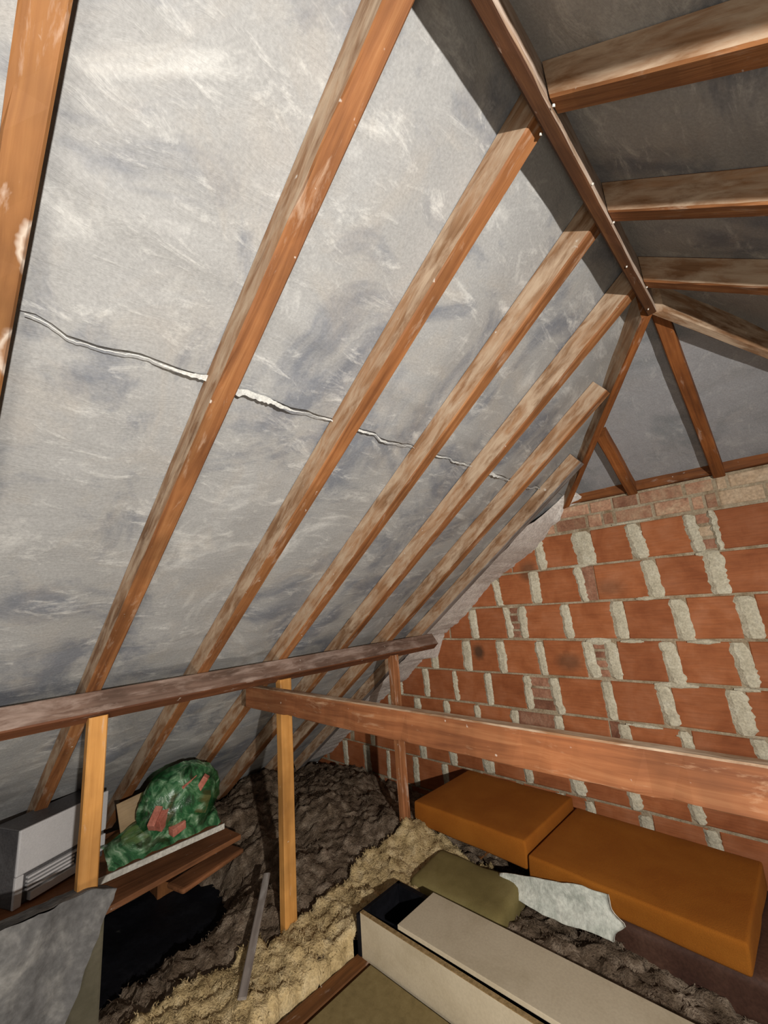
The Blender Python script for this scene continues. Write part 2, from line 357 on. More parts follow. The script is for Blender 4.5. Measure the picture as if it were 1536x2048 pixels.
def box_geo(x0, x1, y0, y1, z0, z1, b=0.004, rz=0.0, c=None, tilt=None):
    bm = bmesh.new(); bmesh.ops.create_cube(bm, size=1.0)
    bmesh.ops.scale(bm, vec=(x1 - x0, y1 - y0, z1 - z0), verts=bm.verts)
    if b > 0: bmesh.ops.bevel(bm, geom=bm.edges[:], offset=b, segments=2, affect='EDGES', profile=0.6)
    R = Matrix.Rotation(rz, 3, 'Z')
    if tilt is not None: R = R @ Matrix.Rotation(tilt[0], 3, 'X') @ Matrix.Rotation(tilt[1], 3, 'Y')
    ce = Vector(((x0 + x1) / 2, (y0 + y1) / 2, (z0 + z1) / 2))
    bm.verts.index_update()
    v = [R @ x.co + ce for x in bm.verts]; f = [tuple(q.index for q in p.verts) for p in bm.faces]
    bm.free()
    return v, f

def join(*gs):
    V, F, MI = [], [], []
    for i, g in enumerate(gs):
        o = len(V); V += list(g[0]); F += [tuple(k + o for k in f) for f in g[1]]; MI += [g[2] if len(g) > 2 else 0] * len(g[1])
    return V, F, MI

def grain_xyz(verts, axis):
    if axis == 'y': return [(v[1], v[0], v[2]) for v in verts]
    if axis == 'z': return [(v[2], v[0], v[1]) for v in verts]
    return [(v[0], v[1], v[2]) for v in verts]

# ------------------------------------------------------------------ roof underlay
RAFT_Y = [-0.80, -0.40, 0.020, 0.432, 0.833, 1.235, 1.633, 2.015, 2.362]      # centre lines
YB = -1.25
def span(y):
    for a, b in zip(RAFT_Y, RAFT_Y[1:]):
        if a <= y <= b: return math.sin(math.pi * (y - a) / (b - a)) ** 2
    return 0.0
def hip_y(x): return YR + (XR - x) * (YW - YR) / (XR - HX)

ceil_l = tag(bpy.data.objects.new('ceiling_left', None), kind='structure', label='grey roof underlay on the long left slope'); col.objects.link(ceil_l); ceil_l.location = (-1.9, 1, H); ORG[ceil_l] = Vector((-1.9, 1, 0))
ceil_r = tag(bpy.data.objects.new('ceiling_right', None), kind='structure', label='dim grey roof underlay on the right slope'); col.objects.link(ceil_r); ceil_r.location = (0.6, 1, H); ORG[ceil_r] = Vector((0.6, 1, 0))
ceil_h = tag(bpy.data.objects.new('ceiling_hip', None), kind='structure', label='grey underlay of the small end hip'); col.objects.link(ceil_h); ceil_h.location = (XR, 2.3, H); ORG[ceil_h] = Vector((XR, 2.3, 0))

def lapd(y, s, seed): return 0.001 + 0.013 * s * max(0.14, 0.6 + 1.6 * fb((y * 2.2, seed, 2), 1, 3))
def left_sheet(xa, xb, first=False, last=False, seed=0.0):
    nx = max(6, int((xa - xb) / 0.022)); dy = 0.026; ny = int((YW + 0.03 - YB) / dy) + 1
    V, idx, F = [], {}, []
    for i in range(nx + 1):
        x = xa + (xb - xa) * i / nx
        for j in range(ny + 1):
            y = YB + dy * j
            if x > HX - 0.02 and y > hip_y(x) + 0.05: continue
            xx = x
            if i == nx and not last: xx = x + 0.013 * fb((y * 9, seed, 0), 1, 6)      # ragged lower edge of the lap
            s = span(y) * min(1.0, max(0.0, (XR - x) / 0.3))
            p = (xx * 2.2, y * 2.2, seed)
            d = 0.010 * s + 0.010 * s * fb(p, 1.3, 3, seed) + 0.0022 * fb((xx * 9, y * 4, 0), 1.4, 3, seed)
            if not last: d += lapd(y, s, seed) * math.exp(-((x - xb) / 0.07) ** 2)
            if not first and i < 5: d -= 0.004
            if first:
                cr = -0.73 - 0.085 * max(0.0, y) + 0.012 * fb((y * 3, 1, 1), 1, 2)
                d += 0.009 * math.exp(-((x - cr) / 0.014) ** 2) * s ** 0.5
            d = max(-0.004, d)
            z = CS + T * xx
            idx[i, j] = len(V); V.append((xx + SP * d, y, z - CP * d))
    for i in range(nx):
        for j in range(ny):
            k = [(i, j), (i, j + 1), (i + 1, j + 1), (i + 1, j)]
            if all(q in idx for q in k): F.append(tuple(idx[q] for q in k))
    mk('underlay_sheet', V, F, M['sheet'], ceil_l, smooth=True)
left_sheet(XR + 0.01, -0.95, first=True, seed=1.0)
left_sheet(-0.90, -1.832, seed=4.0)
left_sheet(-1.78, -2.60, seed=8.0)
left_sheet(-2.55, -3.75, last=True, seed=12.0)

# frayed pale edges where one underlay sheet laps over the next
def fray(xb, seed, amt):
    n = int((YW - 0.05 - 0.06) / 0.006); V, F = [], []
    for j in range(n + 1):
        y = 0.06 + 0.006 * j
        s = span(y); e = 0.013 * fb((y * 9, seed, 0), 1, 6); q = max(0.0, amt * (0.25 + 2.2 * fb((y * 3.1, seed, 7), 1, 3)))
        d = lapd(y, s, seed) + 0.010 * s + 0.012
        for xx, dd in ((xb + e + 0.012 * q - 0.002, d - 0.001), (xb + e - 0.003 - q * (0.010 + 0.016 * fb((y * 45, seed, 3), 1, 3)), d + 0.003 * q)):
            V.append((xx + SP * dd, y, CS + T * xx - CP * dd))
    for j in range(n):
        if span(0.06 + 0.006 * j) < 0.02: continue
        a = 2 * j; F.append((a, a + 1, a + 3, a + 2))
    mk('frayed_edge', V, F, M['fray'], ceil_l)
fray(-0.95, 1.0, 0.5)

def right_sheet(xa, xb, seed):
    nx = 30; dy = 0.05; ny = int((YW + 0.03 - YB) / dy) + 1; V, idx, F = [], {}, []
    for i in range(nx + 1):
        x = xa + (xb - xa) * i / nx
        for j in range(ny + 1):
            y = YB + dy * j
            if x < 2 * XR - HX + 0.02 and y > hip_y(2 * XR - x) + 0.06: continue
            s = span(y); d = max(-0.004, 0.012 * s + 0.010 * s * fb((x * 2, y * 2, seed), 1.2, 3))
            idx[i, j] = len(V); V.append((x - SP * d, y, CS + T * (2 * XR - x) - CP * d))
    for i in range(nx):
        for j in range(ny):
            k = [(i, j), (i + 1, j), (i + 1, j + 1), (i, j + 1)]
            if all(q in idx for q in k): F.append(tuple(idx[q] for q in k))
    mk('underlay_sheet', V, F, M['sheet'], ceil_r, smooth=True)
right_sheet(XR - 0.01, 0.60, 21.0)
right_sheet(0.57, 1.5, 25.0)

V, F, idx = [], [], {}
for i in range(41):
    y = YR - 0.03 + (YW + 0.06 - YR) * i / 40
    xl = XR - (y - YR) * (XR - HX) / (YW - YR) - 0.05
    for j in range(41):
        x = xl + (2 * (XR - xl)) * j / 40
        d = 0.004 + 0.004 * fb((x * 3, y * 3, 3), 1.2, 3) + 0.003 * fb((x * 2, y * 14, 7), 1, 3)
        idx[i, j] = len(V); V.append((x, y - 0.49 * d, ZS - HS * (y - YR) - 0.87 * d))
for i in range(40):
    for j in range(40): F.append((idx[i, j], idx[i + 1, j], idx[i + 1, j + 1], idx[i, j + 1]))
mk('underlay_sheet', V, F, M['sheet_hip'], ceil_h, smooth=True)

# ------------------------------------------------------------------ end wall of hollow clay blocks
def roof_clip(poly, off=0.0):
    # keep below the left and right underlay planes, shifted inwards by off
    poly = clip(poly, -T, 1, CS - off)
    if len(poly) > 2: poly = clip(poly, T, 1, CS + 2 * T * XR - off)
    return poly
ZT = 0.525
wall = roof_clip([(-3.9, -1.5), (1.9, -1.5), (1.9, ZT), (-3.9, ZT)], 0.01)
v, f = plate_xz(wall, YW + 0.006, YW + 0.11, 0.0, 0.0)
wall_end = tag(mk('wall_end', v, f, M['bed'], origin=(-1, YW, -1.5)), kind='structure', label='end wall of red hollow clay blocks with smeared mortar joints')

ZC = [0.351, 0.134, -0.086, -0.309, -0.532, -0.753, -0.978, -1.203, -1.424, -1.52]
JO = {
 0: [(-1.219, -1.159), (-0.959, -0.846), (-0.65, -0.574), (-0.363, -0.315), (-0.255, -0.229), (0.17, 0.24), (0.47, 0.54), (0.77, 0.83)],
 1: [(-1.562, -1.509), (-1.29, -1.218), (-0.979, -0.936), (-0.875, -0.866), (-0.608, -0.535), (-0.323, -0.245), (0.03, 0.09), (0.32, 0.39), (0.62, 0.68)],
 2: [(-1.793, -1.724), (-1.504, -1.462), (-1.398, -1.345), (-1.105, -1.048), (-0.815, -0.738), (-0.515, -0.433), (-0.236, -0.151), (0.08, 0.15), (0.38, 0.44), (0.7, 0.76)],
 3: [(-2.19, -2.112), (-1.888, -1.807), (-1.6, -1.535), (-1.303, -1.248), (-1.009, -0.944), (-0.88, -0.811), (-0.595, -0.521), (-0.291, -0.221), (0.0, 0.07), (0.3, 0.36), (0.6, 0.66)],
 4: [(-2.57, -2.514), (-2.288, -2.225), (-1.997, -1.958), (-1.721, -1.666), (-1.429, -1.381), (-1.241, -1.184), (-0.939, -0.877), (-0.655, -0.584), (-0.358, -0.277), (-0.02, 0.05), (0.27, 0.33), (0.57, 0.63)],
 5: [(-2.69, -2.63), (-2.404, -2.335), (-2.107, -2.055), (-1.831, -1.789), (-1.547, -1.492), (-1.253, -1.197), (-0.938, -0.922), (-0.88, -0.821), (-0.59, -0.534), (-0.29, -0.23), (0.01, 0.07), (0.31, 0.37)],
 6: [(-3.216, -3.15), (-2.939, -2.879), (-2.66, -2.6), (-2.387, -2.315), (-2.102, -2.03), (-1.819, -1.725), (-1.508, -1.449), (-1.218, -1.135), (-0.898, -0.837), (-0.617, -0.559), (-0.31, -0.25), (0.0, 0.06), (0.3, 0.36)],
 7: [(-3.574, -3.52), (-3.319, -3.25), (-3.041, -2.955), (-2.758, -2.718), (-2.466, -2.408), (-2.175, -2.119), (-1.88, -1.82), (-1.58, -1.52), (-1.3, -1.25), (-1.136, -1.087), (-0.851, -0.792), (-0.559, -0.504), (-0.25, -0.19), (0.05, 0.11)],
 8: [(-3.45, -3.39), (-3.16, -3.1), (-2.86, -2.8), (-2.56, -2.5), (-2.26, -2.2), (-1.96, -1.9), (-1.66, -1.6), (-1.36, -1.3), (-1.06, -1.0), (-0.76, -0.7), (-0.46, -0.4), (-0.16, -0.1)],
}
SMALL = {(0, 3): 'stack3', (1, 2): 'slip', (2, 1): 'stack4', (3, 4): 'stack4', (4, 4): 'flat3', (5, 6): 'slip', (5, 4): 'flat2'}
def piece(name, poly, mat, y0, rim=0.004):
    poly = roof_clip(poly, 0.012)
    if len(poly) < 3 or abs(area(poly)) < 0.0006: return None
    v, f = plate_xz(poly, y0, YW + 0.03, 0.005, rim)
    return mk(name, v, f, M[mat], wall_end)
jz = 0.007
for c in range(9):
    zt, zb = ZC[c] - jz, ZC[c + 1] + jz
    if c == 8: zb = ZC[9]
    js = JO[c]
    edges = [(-4.0, -4.0)] + js + [(1.8, 1.8)]
    for k in range(len(edges) - 1):
        x0, x1 = edges[k][1] - 0.004, edges[k + 1][0] + 0.004
        if x1 - x0 < 0.02 : continue
        kind = SMALL.get((c, k - 1))
        segs = []
        if kind is None or kind == 'slip':
            m = 'block' if kind is None else 'slip'
            xs = [x0]
            while kind is None and x1 - xs[-1] > 0.45: xs.append(xs[-1] + 0.29)
            for a, b in zip(xs, xs[1:] + [x1 + 0.012]):
                j = lambda: rnd.uniform(-0.0025, 0.0025)
                piece('hollow_block' if kind is None else 'small_brick', [(a + j(), zb + j()), (b - 0.012 + j(), zb + j()), (b - 0.012 + j(), zt + j()), (a + j(), zt + j())], m, YW + rnd.uniform(-0.003, 0.003))
        else:
            n = {'stack3': 3, 'stack4': 4, 'flat3': 3, 'flat2': 2}[kind]
            hgt = (zt - zb) / n
            for q in range(n):
                a, b = zb + q * hgt + 0.006, zb + (q + 1) * hgt - 0.006
                m = 'tan_brick' if (kind == 'stack3' and q == 1) else 'slip'
                piece('small_brick', [(x0, a), (x1, a), (x1, b), (x0, b)], m, YW + rnd.uniform(0.0, 0.006))

# smeared vertical joints, squeezed proud of the block faces
def lump(x0, x1, z0, z1, lean=0.0, seed=0.0, name='mortar_joint'):
    n = 16; V, F = [], []
    for i in range(n + 1):
        t = i / n; z = z0 + (z1 - z0) * t
        e = 0.66 if i in (0, n) else (0.9 if i in (1, n - 1) else 1.0)
        cx = (x0 + x1) / 2 + lean * (0.5 - t) + 0.006 * fb((z * 9, seed, 4), 1, 2); hw = ((x1 - x0) / 2 + 0.005) * e
        l = cx - hw + 0.007 * fb((z * 22, seed, 0), 1, 2) + rnd.uniform(-.005, .005); r = cx + hw + 0.007 * fb((z * 22, seed, 9), 1, 2) + rnd.uniform(-.006, .006)
        V += [(l, YW + 0.003, z), (l + (r - l) * .3, YW - 0.008 - 0.004 * abs(fb((z * 20, seed, 3), 1, 2)), z), (l + (r - l) * .75, YW - 0.007 - 0.004 * abs(fb((z * 20, seed, 5), 1, 2)), z), (r, YW + 0.003, z)]
    for i in range(n):
        for k in range(3):
            a = i * 4 + k; F.append((a, a + 1, a + 5, a + 4))
    mk(name, V, F, M['mortar'], wall_end)
for c in range(8):
    for k, (a, b) in enumerate(JO[c]):
        zt, zb = ZC[c] - 0.004, ZC[c + 1] + 0.002
        xm = (a + b) / 2
        if zt > CS + T * (a) - 0.03: 
            zt = CS + T * a - 0.03
            if zt - zb < 0.08: continue
        if b - a < 0.02: continue
        lump(a, b, zb + rnd.uniform(-0.004, 0.012), zt - rnd.uniform(0, 0.012), (0.02 if xm > -1.3 else 0.008) + rnd.uniform(-.01, .015), c * 9 + k * 1.7)
# odd dabs of mortar along bed joints
for (x, z, hw, hh) in [(-0.73, -0.318, 0.06, 0.012), (-0.40, -0.318, 0.07, 0.012), (-0.56, -0.54, 0.10, 0.016), (-0.62, -0.085, 0.05, 0.013), (-0.30, 0.128, 0.05, 0.016), (-0.95, 0.134, 0.06, 0.012), (-0.91, -0.318, 0.07, 0.022), (-0.75, -0.765, 0.09, 0.010), (-0.57, -0.79, 0.035, 0.012), (-0.62, 0.352, 0.10, 0.010), (-0.27, -0.54, 0.05, 0.012)]:
    V, F = [], []; n = 12
    for i in range(n + 1):
        t = i / n; xx = x - hw + 2 * hw * t; h = hh * (0.35 + 0.65 * math.sin(math.pi * t)) + 0.004 * fb((xx * 40, z, 1), 1, 3)
        V += [(xx, YW + 0.003, z - h), (xx, YW - 0.008, z - h * .4), (xx, YW - 0.008, z + h * .4), (xx, YW + 0.003, z + h)]
    for i in range(n):
        for k in range(3):
            a = i * 4 + k; F.append((a, a + 4, a + 5, a + 1))
    mk('mortar_dab', V, F, M['mortar'], wall_end, smooth=True)

# two courses of ordinary bricks under the wall plate
for (z0, z1, xs) in [(0.447, 0.512, [-1.02, -0.832, -0.701, -0.561, -0.341, -0.202, -0.151, 0.07, 0.29, 0.5, 0.72]),
                     (0.361, 0.434, [-1.12, -1.061, -0.857, -0.77, -0.703, -0.496, -0.322, -0.261, -0.205, -0.017, 0.2, 0.42, 0.64, 0.8])]:
    for a, b in zip(xs, xs[1:]):
        r = rnd.random()
        piece('brick', [(a + 0.006, z0 + rnd.uniform(-.003, .003)), (b - 0.006, z0), (b - 0.006, z1), (a + 0.006, z1 + rnd.uniform(-.003, .003))], 'tan_brick' if (a > -0.25 and r > 0.35) else 'brick', YW + rnd.uniform(0, 0.006))

# ragged pale parging where the wall meets the roof
edge = [(-0.84, 0.535), (-0.98, 0.51), (-1.02, 0.44), (-1.09, 0.40), (-1.148, 0.331), (-1.226, 0.267), (-1.383, 0.185), (-1.487, 0.126), (-1.572, 0.081), (-1.761, -0.084), (-1.834, -0.144), (-2.033, -0.269), (-2.098, -0.408), (-2.128, -0.455), (-2.237, -0.444), (-2.364, -0.54), (-2.439, -0.611), (-2.60, -0.70), (-2.85, -0.88), (-3.1, -1.06), (-3.3, -1.2), (-3.5, -1.36)]
pts = []
for (a, b) in zip(edge, edge[1:]):
    n = max(2, int(math.hypot(a[0] - b[0], a[1] - b[1]) / 0.018))
    for i in range(n): pts.append((a[0] + (b[0] - a[0]) * i / n, a[1] + (b[1] - a[1]) * i / n))
V, F = [], []; K = 9
for q, (x, z) in enumerate(pts):
    wq = min(1.0, max(0.0, (x + 1.12) / 0.14)); dist = (CB + T * x - z) * CP - 0.004 + wq * (RD_ + 0.004)
    j = 0.014 * fb((q * .45, 2, 2), 1, 4)
    yend = 2.385 + (YW - 0.06 - 2.385) * min(1.0, max(0.0, (x + 1.12) / 0.14))
    for k in range(K + 1):
        t = k / K; u = max(0.0, dist) * t + j * (1 - t)
        yy = YW + 0.004 - 0.02 * min(1, t * 5) - (YW - yend - 0.016) * t ** 1.7 - 0.012 * fb((x * 16, z * 16, t * 3), 1.3, 3) * min(1, t * 5)
        V.append((x - SP * u, yy, z + CP * u))
for q in range(len(pts) - 1):
    for k in range(K):
        a = q * (K + 1) + k; F.append((a, a + 1, a + K + 2, a + K + 1))
mk('parging', V, F, M['fillet'], wall_end, smooth=True)

# ------------------------------------------------------------------ floor
v, f = box_geo(-3.9, 1.9, YB, YW + 0.02, -1.53, -1.5, 0)
tag(mk('floor', v, f, M['floor'], origin=(-1, 0.5, -1.53)), kind='structure', label='dark dusty ceiling boards between the joists')

# ------------------------------------------------------------------ roof timbers
UPL = (-SP, 0, CP); UPR = (SP, 0, CP)
LAB = {
 2: 'bare orange-brown rafter with white tide-mark rings, cut off by the left edge',
 3: 'big dusty rafter leaving the top of the picture, landing above the shortest pine post',
 4: 'rafter meeting the ridge at its nearest joint in view, knotty brown underside',
 5: 'dark dusty rafter fourth along the left slope, above the tall pine post',
 6: 'rafter reaching the very end of the ridge beside the hip',
 7: 'shorter rafter butting into the left hip rafter, last clean one before the wall',
 8: 'greyish dusty rafter lying tight against the brick end wall',
 1: 'rafter just out of view beyond the bare orange-brown one', 0: 'rafter well behind the camera on the left slope'}
xe = -3.46
for i, yc in enumerate(RAFT_Y):
    if i < 2: continue
    xt = XR - 0.017
    if i == 7: xt = XR - (yc - YR) * (XR - HX) / (YW - YR) - 0.045
    if i == 8: xt = XR - (yc - YR) * (XR - HX) / (YW - YR) - 0.045
    mats = ['raft_first'] * 5 if i == 2 else ['raft', 'raft_dust', 'raft', 'raft', 'raft']
    if i == 8: mats = ['grey_wood', 'raft_dust', 'grey_wood']
    timber('rafter', (xt, yc, CB + T * xt), (xe, yc, CB + T * xe), UPL, 0.05, RD_, mats, LAB[i], 'rafter', 'rafters of the left slope', segs=70,
           end0=((1, 0, 0), xt) if i < 7 else None)
LABR = {2: 'right-slope rafter beside the photographer, outside the picture', 3: 'right-slope rafter hidden just above the top edge', 4: 'tan-edged rafter on the dim right slope, highest in view', 5: 'middle of three rafters on the dim right slope, thin pale lower edge', 6: 'lowest of three rafters on the dim right slope, next to the hip'}
for i, yc in enumerate(RAFT_Y[:7]):
    if i < 2: continue
    xt = XR + 0.017; z = lambda x: CB + T * (2 * XR - x)
    timber('rafter', (xt, yc - 0.01, z(xt)), (1.45, yc - 0.01, z(1.45)), UPR, 0.05, RD_, ['raft', 'raft_dust', 'raft'],
           LABR[i], 'rafter', 'rafters of the right slope', segs=40, end0=((1, 0, 0), xt))

ridge = timber('ridge_board', (XR, YB, 0.992), (XR, YR + 0.02, 0.992), (0, 0, 1), 0.03, 0.15, ['ridge', 'ridge_dust', 'ridge'], 'dark brown ridge board along the peak where the slopes meet', 'beam', segs=60)
for (y, x, z) in [(0.80, -0.168, 1.0), (0.835, -0.212, 1.0), (1.05, -0.17, 1.0), (1.22, -0.168, 1.002), (1.42, -0.188, 0.99), (1.60, -0.168, 1.002), (1.72, -0.192, 0.99)]:
    v, f = box_geo(x - 0.002, x + 0.002, y - 0.005, y + 0.003, z - 0.003, z + 0.002, 0.0008, tilt=(0.6, 0.4)); mk('nail', v, f, M['steel'], ridge)
# hip rafters
def hip(sign, label, mats):
    xb = HX + 0.0 if sign < 0 else 2 * XR - HX
    p0 = Vector((XR + sign * 0.012, YR + 0.02, 0)); p1 = Vector((xb, YW - 0.01, 0))
    zf = lambda y: ZS - HS * (y - YR) - 0.145
    p0.z, p1.z = zf(p0.y) + 0.005, zf(p1.y) + 0.075
    return timber('hip_rafter', p0, p1, (0, 0, 1), 0.036, 0.135, mats, label, 'rafter', 'hip rafters', segs=36, end0=((0, 1, 0), YR + 0.025), end1=((0, 1, 0), YW - 0.005), chip=0.008)
hip(-1, 'rough dusty hip rafter running from the ridge end down to the parging', ['hip', 'raft_dust', 'hip'])
hip(1, 'pale-edged hip rafter falling right from the ridge end', ['raft_dust', 'raft_dust', 'raft'])
# jack rafters in the hip
def jack(x, y0, label):
    zf = lambda y: ZS - HS * (y - YR) - 0.078
    return timber('jack_rafter', (x, y0, zf(y0)), (x, YW - 0.03, zf(YW - 0.03)), (0, 0.49, 0.87), 0.052, 0.07, ['hip', 'hip', 'hip'], label, 'rafter', 'jack rafters of the hip', segs=24, end1=((0, 1, 0), YW - 0.012))
jack(-0.175, YR + 0.05, 'long reddish jack rafter down the middle of the hip')
jack(-0.578, 2.30, 'short brown jack rafter beside the left hip rafter')
timber('wall_plate', (-1.0, YW + 0.03, 0.527), (0.75, YW + 0.03, 0.527), (0, 0, 1), 0.09, 0.058, ['hip', 'hip', 'hip'], 'brown wall plate lying along the top of the brick end wall', 'beam', segs=50)
# purlin, tilted square to the slope
px, pz = -1.911, -0.235
pc = Vector((px, 0, pz)) + Vector((SP, 0, -CP)) * 0.088 + Vector((-CP, 0, -SP)) * 0.029
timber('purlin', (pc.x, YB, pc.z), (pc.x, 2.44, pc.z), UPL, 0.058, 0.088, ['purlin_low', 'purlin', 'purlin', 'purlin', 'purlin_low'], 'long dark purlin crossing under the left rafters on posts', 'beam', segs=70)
# tie beam
timber('tie_beam', (-2.11, 1.155, -0.462), (1.25, 1.155, -0.462), (0, 0, 1), 0.042, 0.102, ['beam', 'beam', 'beam', 'raft_dust'], 'long reddish brown tie beam crossing in front of the brick wall', 'beam', segs=90, chip=0.006)

# posts under the purlin
def post(x, y, zt, zb, wx, wy, mat, label):
    V, F, mi, g = beam_geo((x, y, zb), (x, y, zt), (1, 0, 0), wy, wx, segs=14, chip=0.002, seed=rnd.uniform(0, 40))
    V = [(a.x - wx / 2, a.y, a.z) for a in V]
    return tag(mk('post', V, F, M[mat], attrs={'grain': g}), label, 'post', 'posts under the purlin')
post(-1.885, 0.441, -0.318, -1.45, 0.045, 0.058, 'post_new', 'bright pine post nearest the camera, rising behind the grey dust sheet')
post(-1.885, 1.212, -0.325, -1.45, 0.047, 0.062, 'post_new', 'tall bright pine post standing in the insulation at the tie beam end')
post(-1.885, 2.000, -0.320, -1.45, 0.045, 0.055, 'post_old', 'dull reddish post in front of the brick wall near the purlin end')

# joists seen between the insulation and the boards
for i, (x, lab) in enumerate([(-1.575, 'dark brown joist showing between cream insulation and chipboard panel'), (-1.93, 'joist buried in insulation under the posts')]):
    timber('joist', (x, -0.2, -1.5), (x, 2.7, -1.5), (0, 0, 1), 0.07 if i == 0 else 0.05, 0.09, ['joist'] * 5, lab, 'joist', None, segs=30)

# ------------------------------------------------------------------ insulation
CTRL = [(-1.2, 0.6, -1.49), (-0.6, 1.0, -1.49), (-1.3, 1.2, -1.49), (-0.3, 1.4, -1.48), (-1.1, 1.5, -1.48), (0.4, 1.2, -1.47), (-1.75, 1.2, -1.40), (-2.05, 1.22, -1.34), (-1.72, 1.6, -1.40), (-1.9, 1.75, -1.33), (-1.95, 0.8, -1.40), (-1.72, 0.75, -1.43), (-1.8, 0.3, -1.47),
        (-2.2, 1.5, -1.30), (-2.5, 1.9, -1.24), (-2.75, 2.3, -1.24), (-3.2, 2.4, -1.32), (-3.4, 2.72, -1.46), (-2.8, 2.72, -1.45), (-2.4, 2.72, -1.45), (-2.03, 1.98, -1.22), (-1.85, 2.6, -1.42), (-1.2, 2.4, -1.44), (-0.8, 1.78, -1.40), (-0.4, 1.8, -1.44), (-1.1, 1.72, -1.38), (-1.45, 1.85, -1.44),
        (-2.45, 0.8, -1.6), (-2.8, 0.9, -1.6), (-2.42, 0.45, -1.6), (-2.42, 1.02, -1.57), (-2.2, 0.62, -1.44), (-2.17, 0.95, -1.38), (-2.22, 1.2, -1.33), (-2.6, 1.1, -1.6), (-3.0, 0.4, -1.6), (-2.95, 1.5, -1.24), (-3.25, 1.8, -1.22), (-2.6, 1.48, -1.30), (-3.5, 1.6, -1.4), (-2.7, 0.0, -1.6), (-1.9, 0.0, -1.5), (0.3, 2.3, -1.45), (0.3, 0.0, -1.5), (-1.0, 0.0, -1.5), (-3.5, 2.2, -1.38)]
def hbase(x, y):
    sw = sz = 0.0
    for a, b, c in CTRL:
        w_ = 1.0 / (((x - a) ** 2 + (y - b) ** 2) + 0.012) ** 1.7
        sw += w_; sz += w_ * c
    return sz / sw
def fluff(x, y, amp, seed=0.0):
    p = Vector((x, y, seed))
    a = noise.fractal(p * 4.5, 1, 2, 3)
    d = noise.voronoi(p * 14 + Vector((0, 0, a)))[0]
    return amp * (0.75 * a + 0.42 * (0.5 - min(1.0, d[0])) + 0.42 * noise.fractal(p * 26, 0.8, 2.1, 4))
def fibres(V, F, n, seed):
    """loose fibres standing out of the wool: thin bent blades rooted on the surface"""
    r = random.Random(seed); N0 = len(V)
    for _ in range(n):
        b = V[r.randrange(N0)]
        a = r.uniform(0, 6.283); L = r.uniform(0.006, 0.02); w_ = r.uniform(0.0008, 0.0022); up = r.uniform(0.1, 0.75)
        dx, dy = math.cos(a), math.sin(a); k = len(V); c2 = r.uniform(-.6, .6)
        p1 = (b[0] + dx * L * .5, b[1] + dy * L * .5, b[2] + up * L * .6); p2 = (b[0] + (dx - dy * c2) * L, b[1] + (dy + dx * c2) * L, b[2] + up * L * .5)
        V += [(b[0] - dy * w_, b[1] + dx * w_, b[2] - .003), (b[0] + dy * w_, b[1] - dx * w_, b[2] - .003), (p1[0] + dy * w_, p1[1] - dx * w_, p1[2]), (p1[0] - dy * w_, p1[1] + dx * w_, p1[2]), p2]
        F += [(k, k + 1, k + 2, k + 3), (k + 3, k + 2, k + 4)]
def field(name, x0, x1, y0, y1, st, zf, keep, mat, fib=0, **kw):
    nx, ny = int((x1 - x0) / st), int((y1 - y0) / st); V, F, idx = [], [], {}
    for i in range(nx + 1):
        for j in range(ny + 1):
            x, y = x0 + st * i, y0 + st * j
            if not keep(x, y): continue
            z = zf(x, y)
            ox = 0.014 * noise.fractal(Vector((x * 22, y * 22, 5.0)), 1, 2, 2); oy = 0.014 * noise.fractal(Vector((x * 22, y * 22, 15.0)), 1, 2, 2)
            if z > CS + T * x - 0.015: continue
            idx[i, j] = len(V); V.append((x + ox, min(y + oy, YW - 0.012), z))
    for i in range(nx):
        for j in range(ny):
            k = [(i, j), (i + 1, j), (i + 1, j + 1), (i, j + 1)]
            if all(q in idx for q in k): F.append(tuple(idx[q] for q in k))
    if fib: fibres(V, F, fib, len(V))
    return mk(name, V, F, mat, smooth=True, origin=((x0 + x1) / 2, (y0 + y1) / 2, -1.5), **kw)
ins = field('loose_insulation', -3.6, 0.9, 0.3, 2.745, 0.0155, lambda x, y: hbase(x, y) + fluff(x, y, 0.055), lambda x, y: (y > 0.35 or x > -2.2) and not (x > -1.64 and y < 1.63), M['insul'], fib=26000)
tag(ins, 'dark grey-brown loose mineral wool spread over the eaves and floor', 'insulation', kind='stuff')
def cz(x, y):
    xl = -1.93 - 0.03 * math.sin(y * 5) - (0.10 if y < 1.1 else 0.0); xr_ = -1.602 + (0.0 if y < 1.64 else min(0.42, (y - 1.64) * 2.2)) + 0.008 * math.sin(y * 11)
    yt = 2.16
    e = min((x - xl), (yt - y)) / 0.055 + 0.7 * noise.fractal(Vector((x * 8, y * 8, 2)), 1, 2, 3)
    e = min(e, (xr_ - x) / 0.03)
    e = max(0.0, min(1.0, e))
    return -1.485 + (hbase(x, y) + 0.055 + 1.485) * (e * e * (3 - 2 * e)) + fluff(x, y, 0.045, 6.0) * e - 0.03 * (1 - e)
cr = field('insulation_batt', -2.12, -1.1, 0.25, 2.24, 0.0125, cz, lambda x, y: cz(x, y) > -1.49 and not (x > -1.58 and y < 1.345) and not (x > -1.615 and 1.345 <= y < 1.63), M['cream'], fib=9000)
tag(cr, 'cream yellow mineral wool batt laid between the joists', 'insulation', kind='stuff')

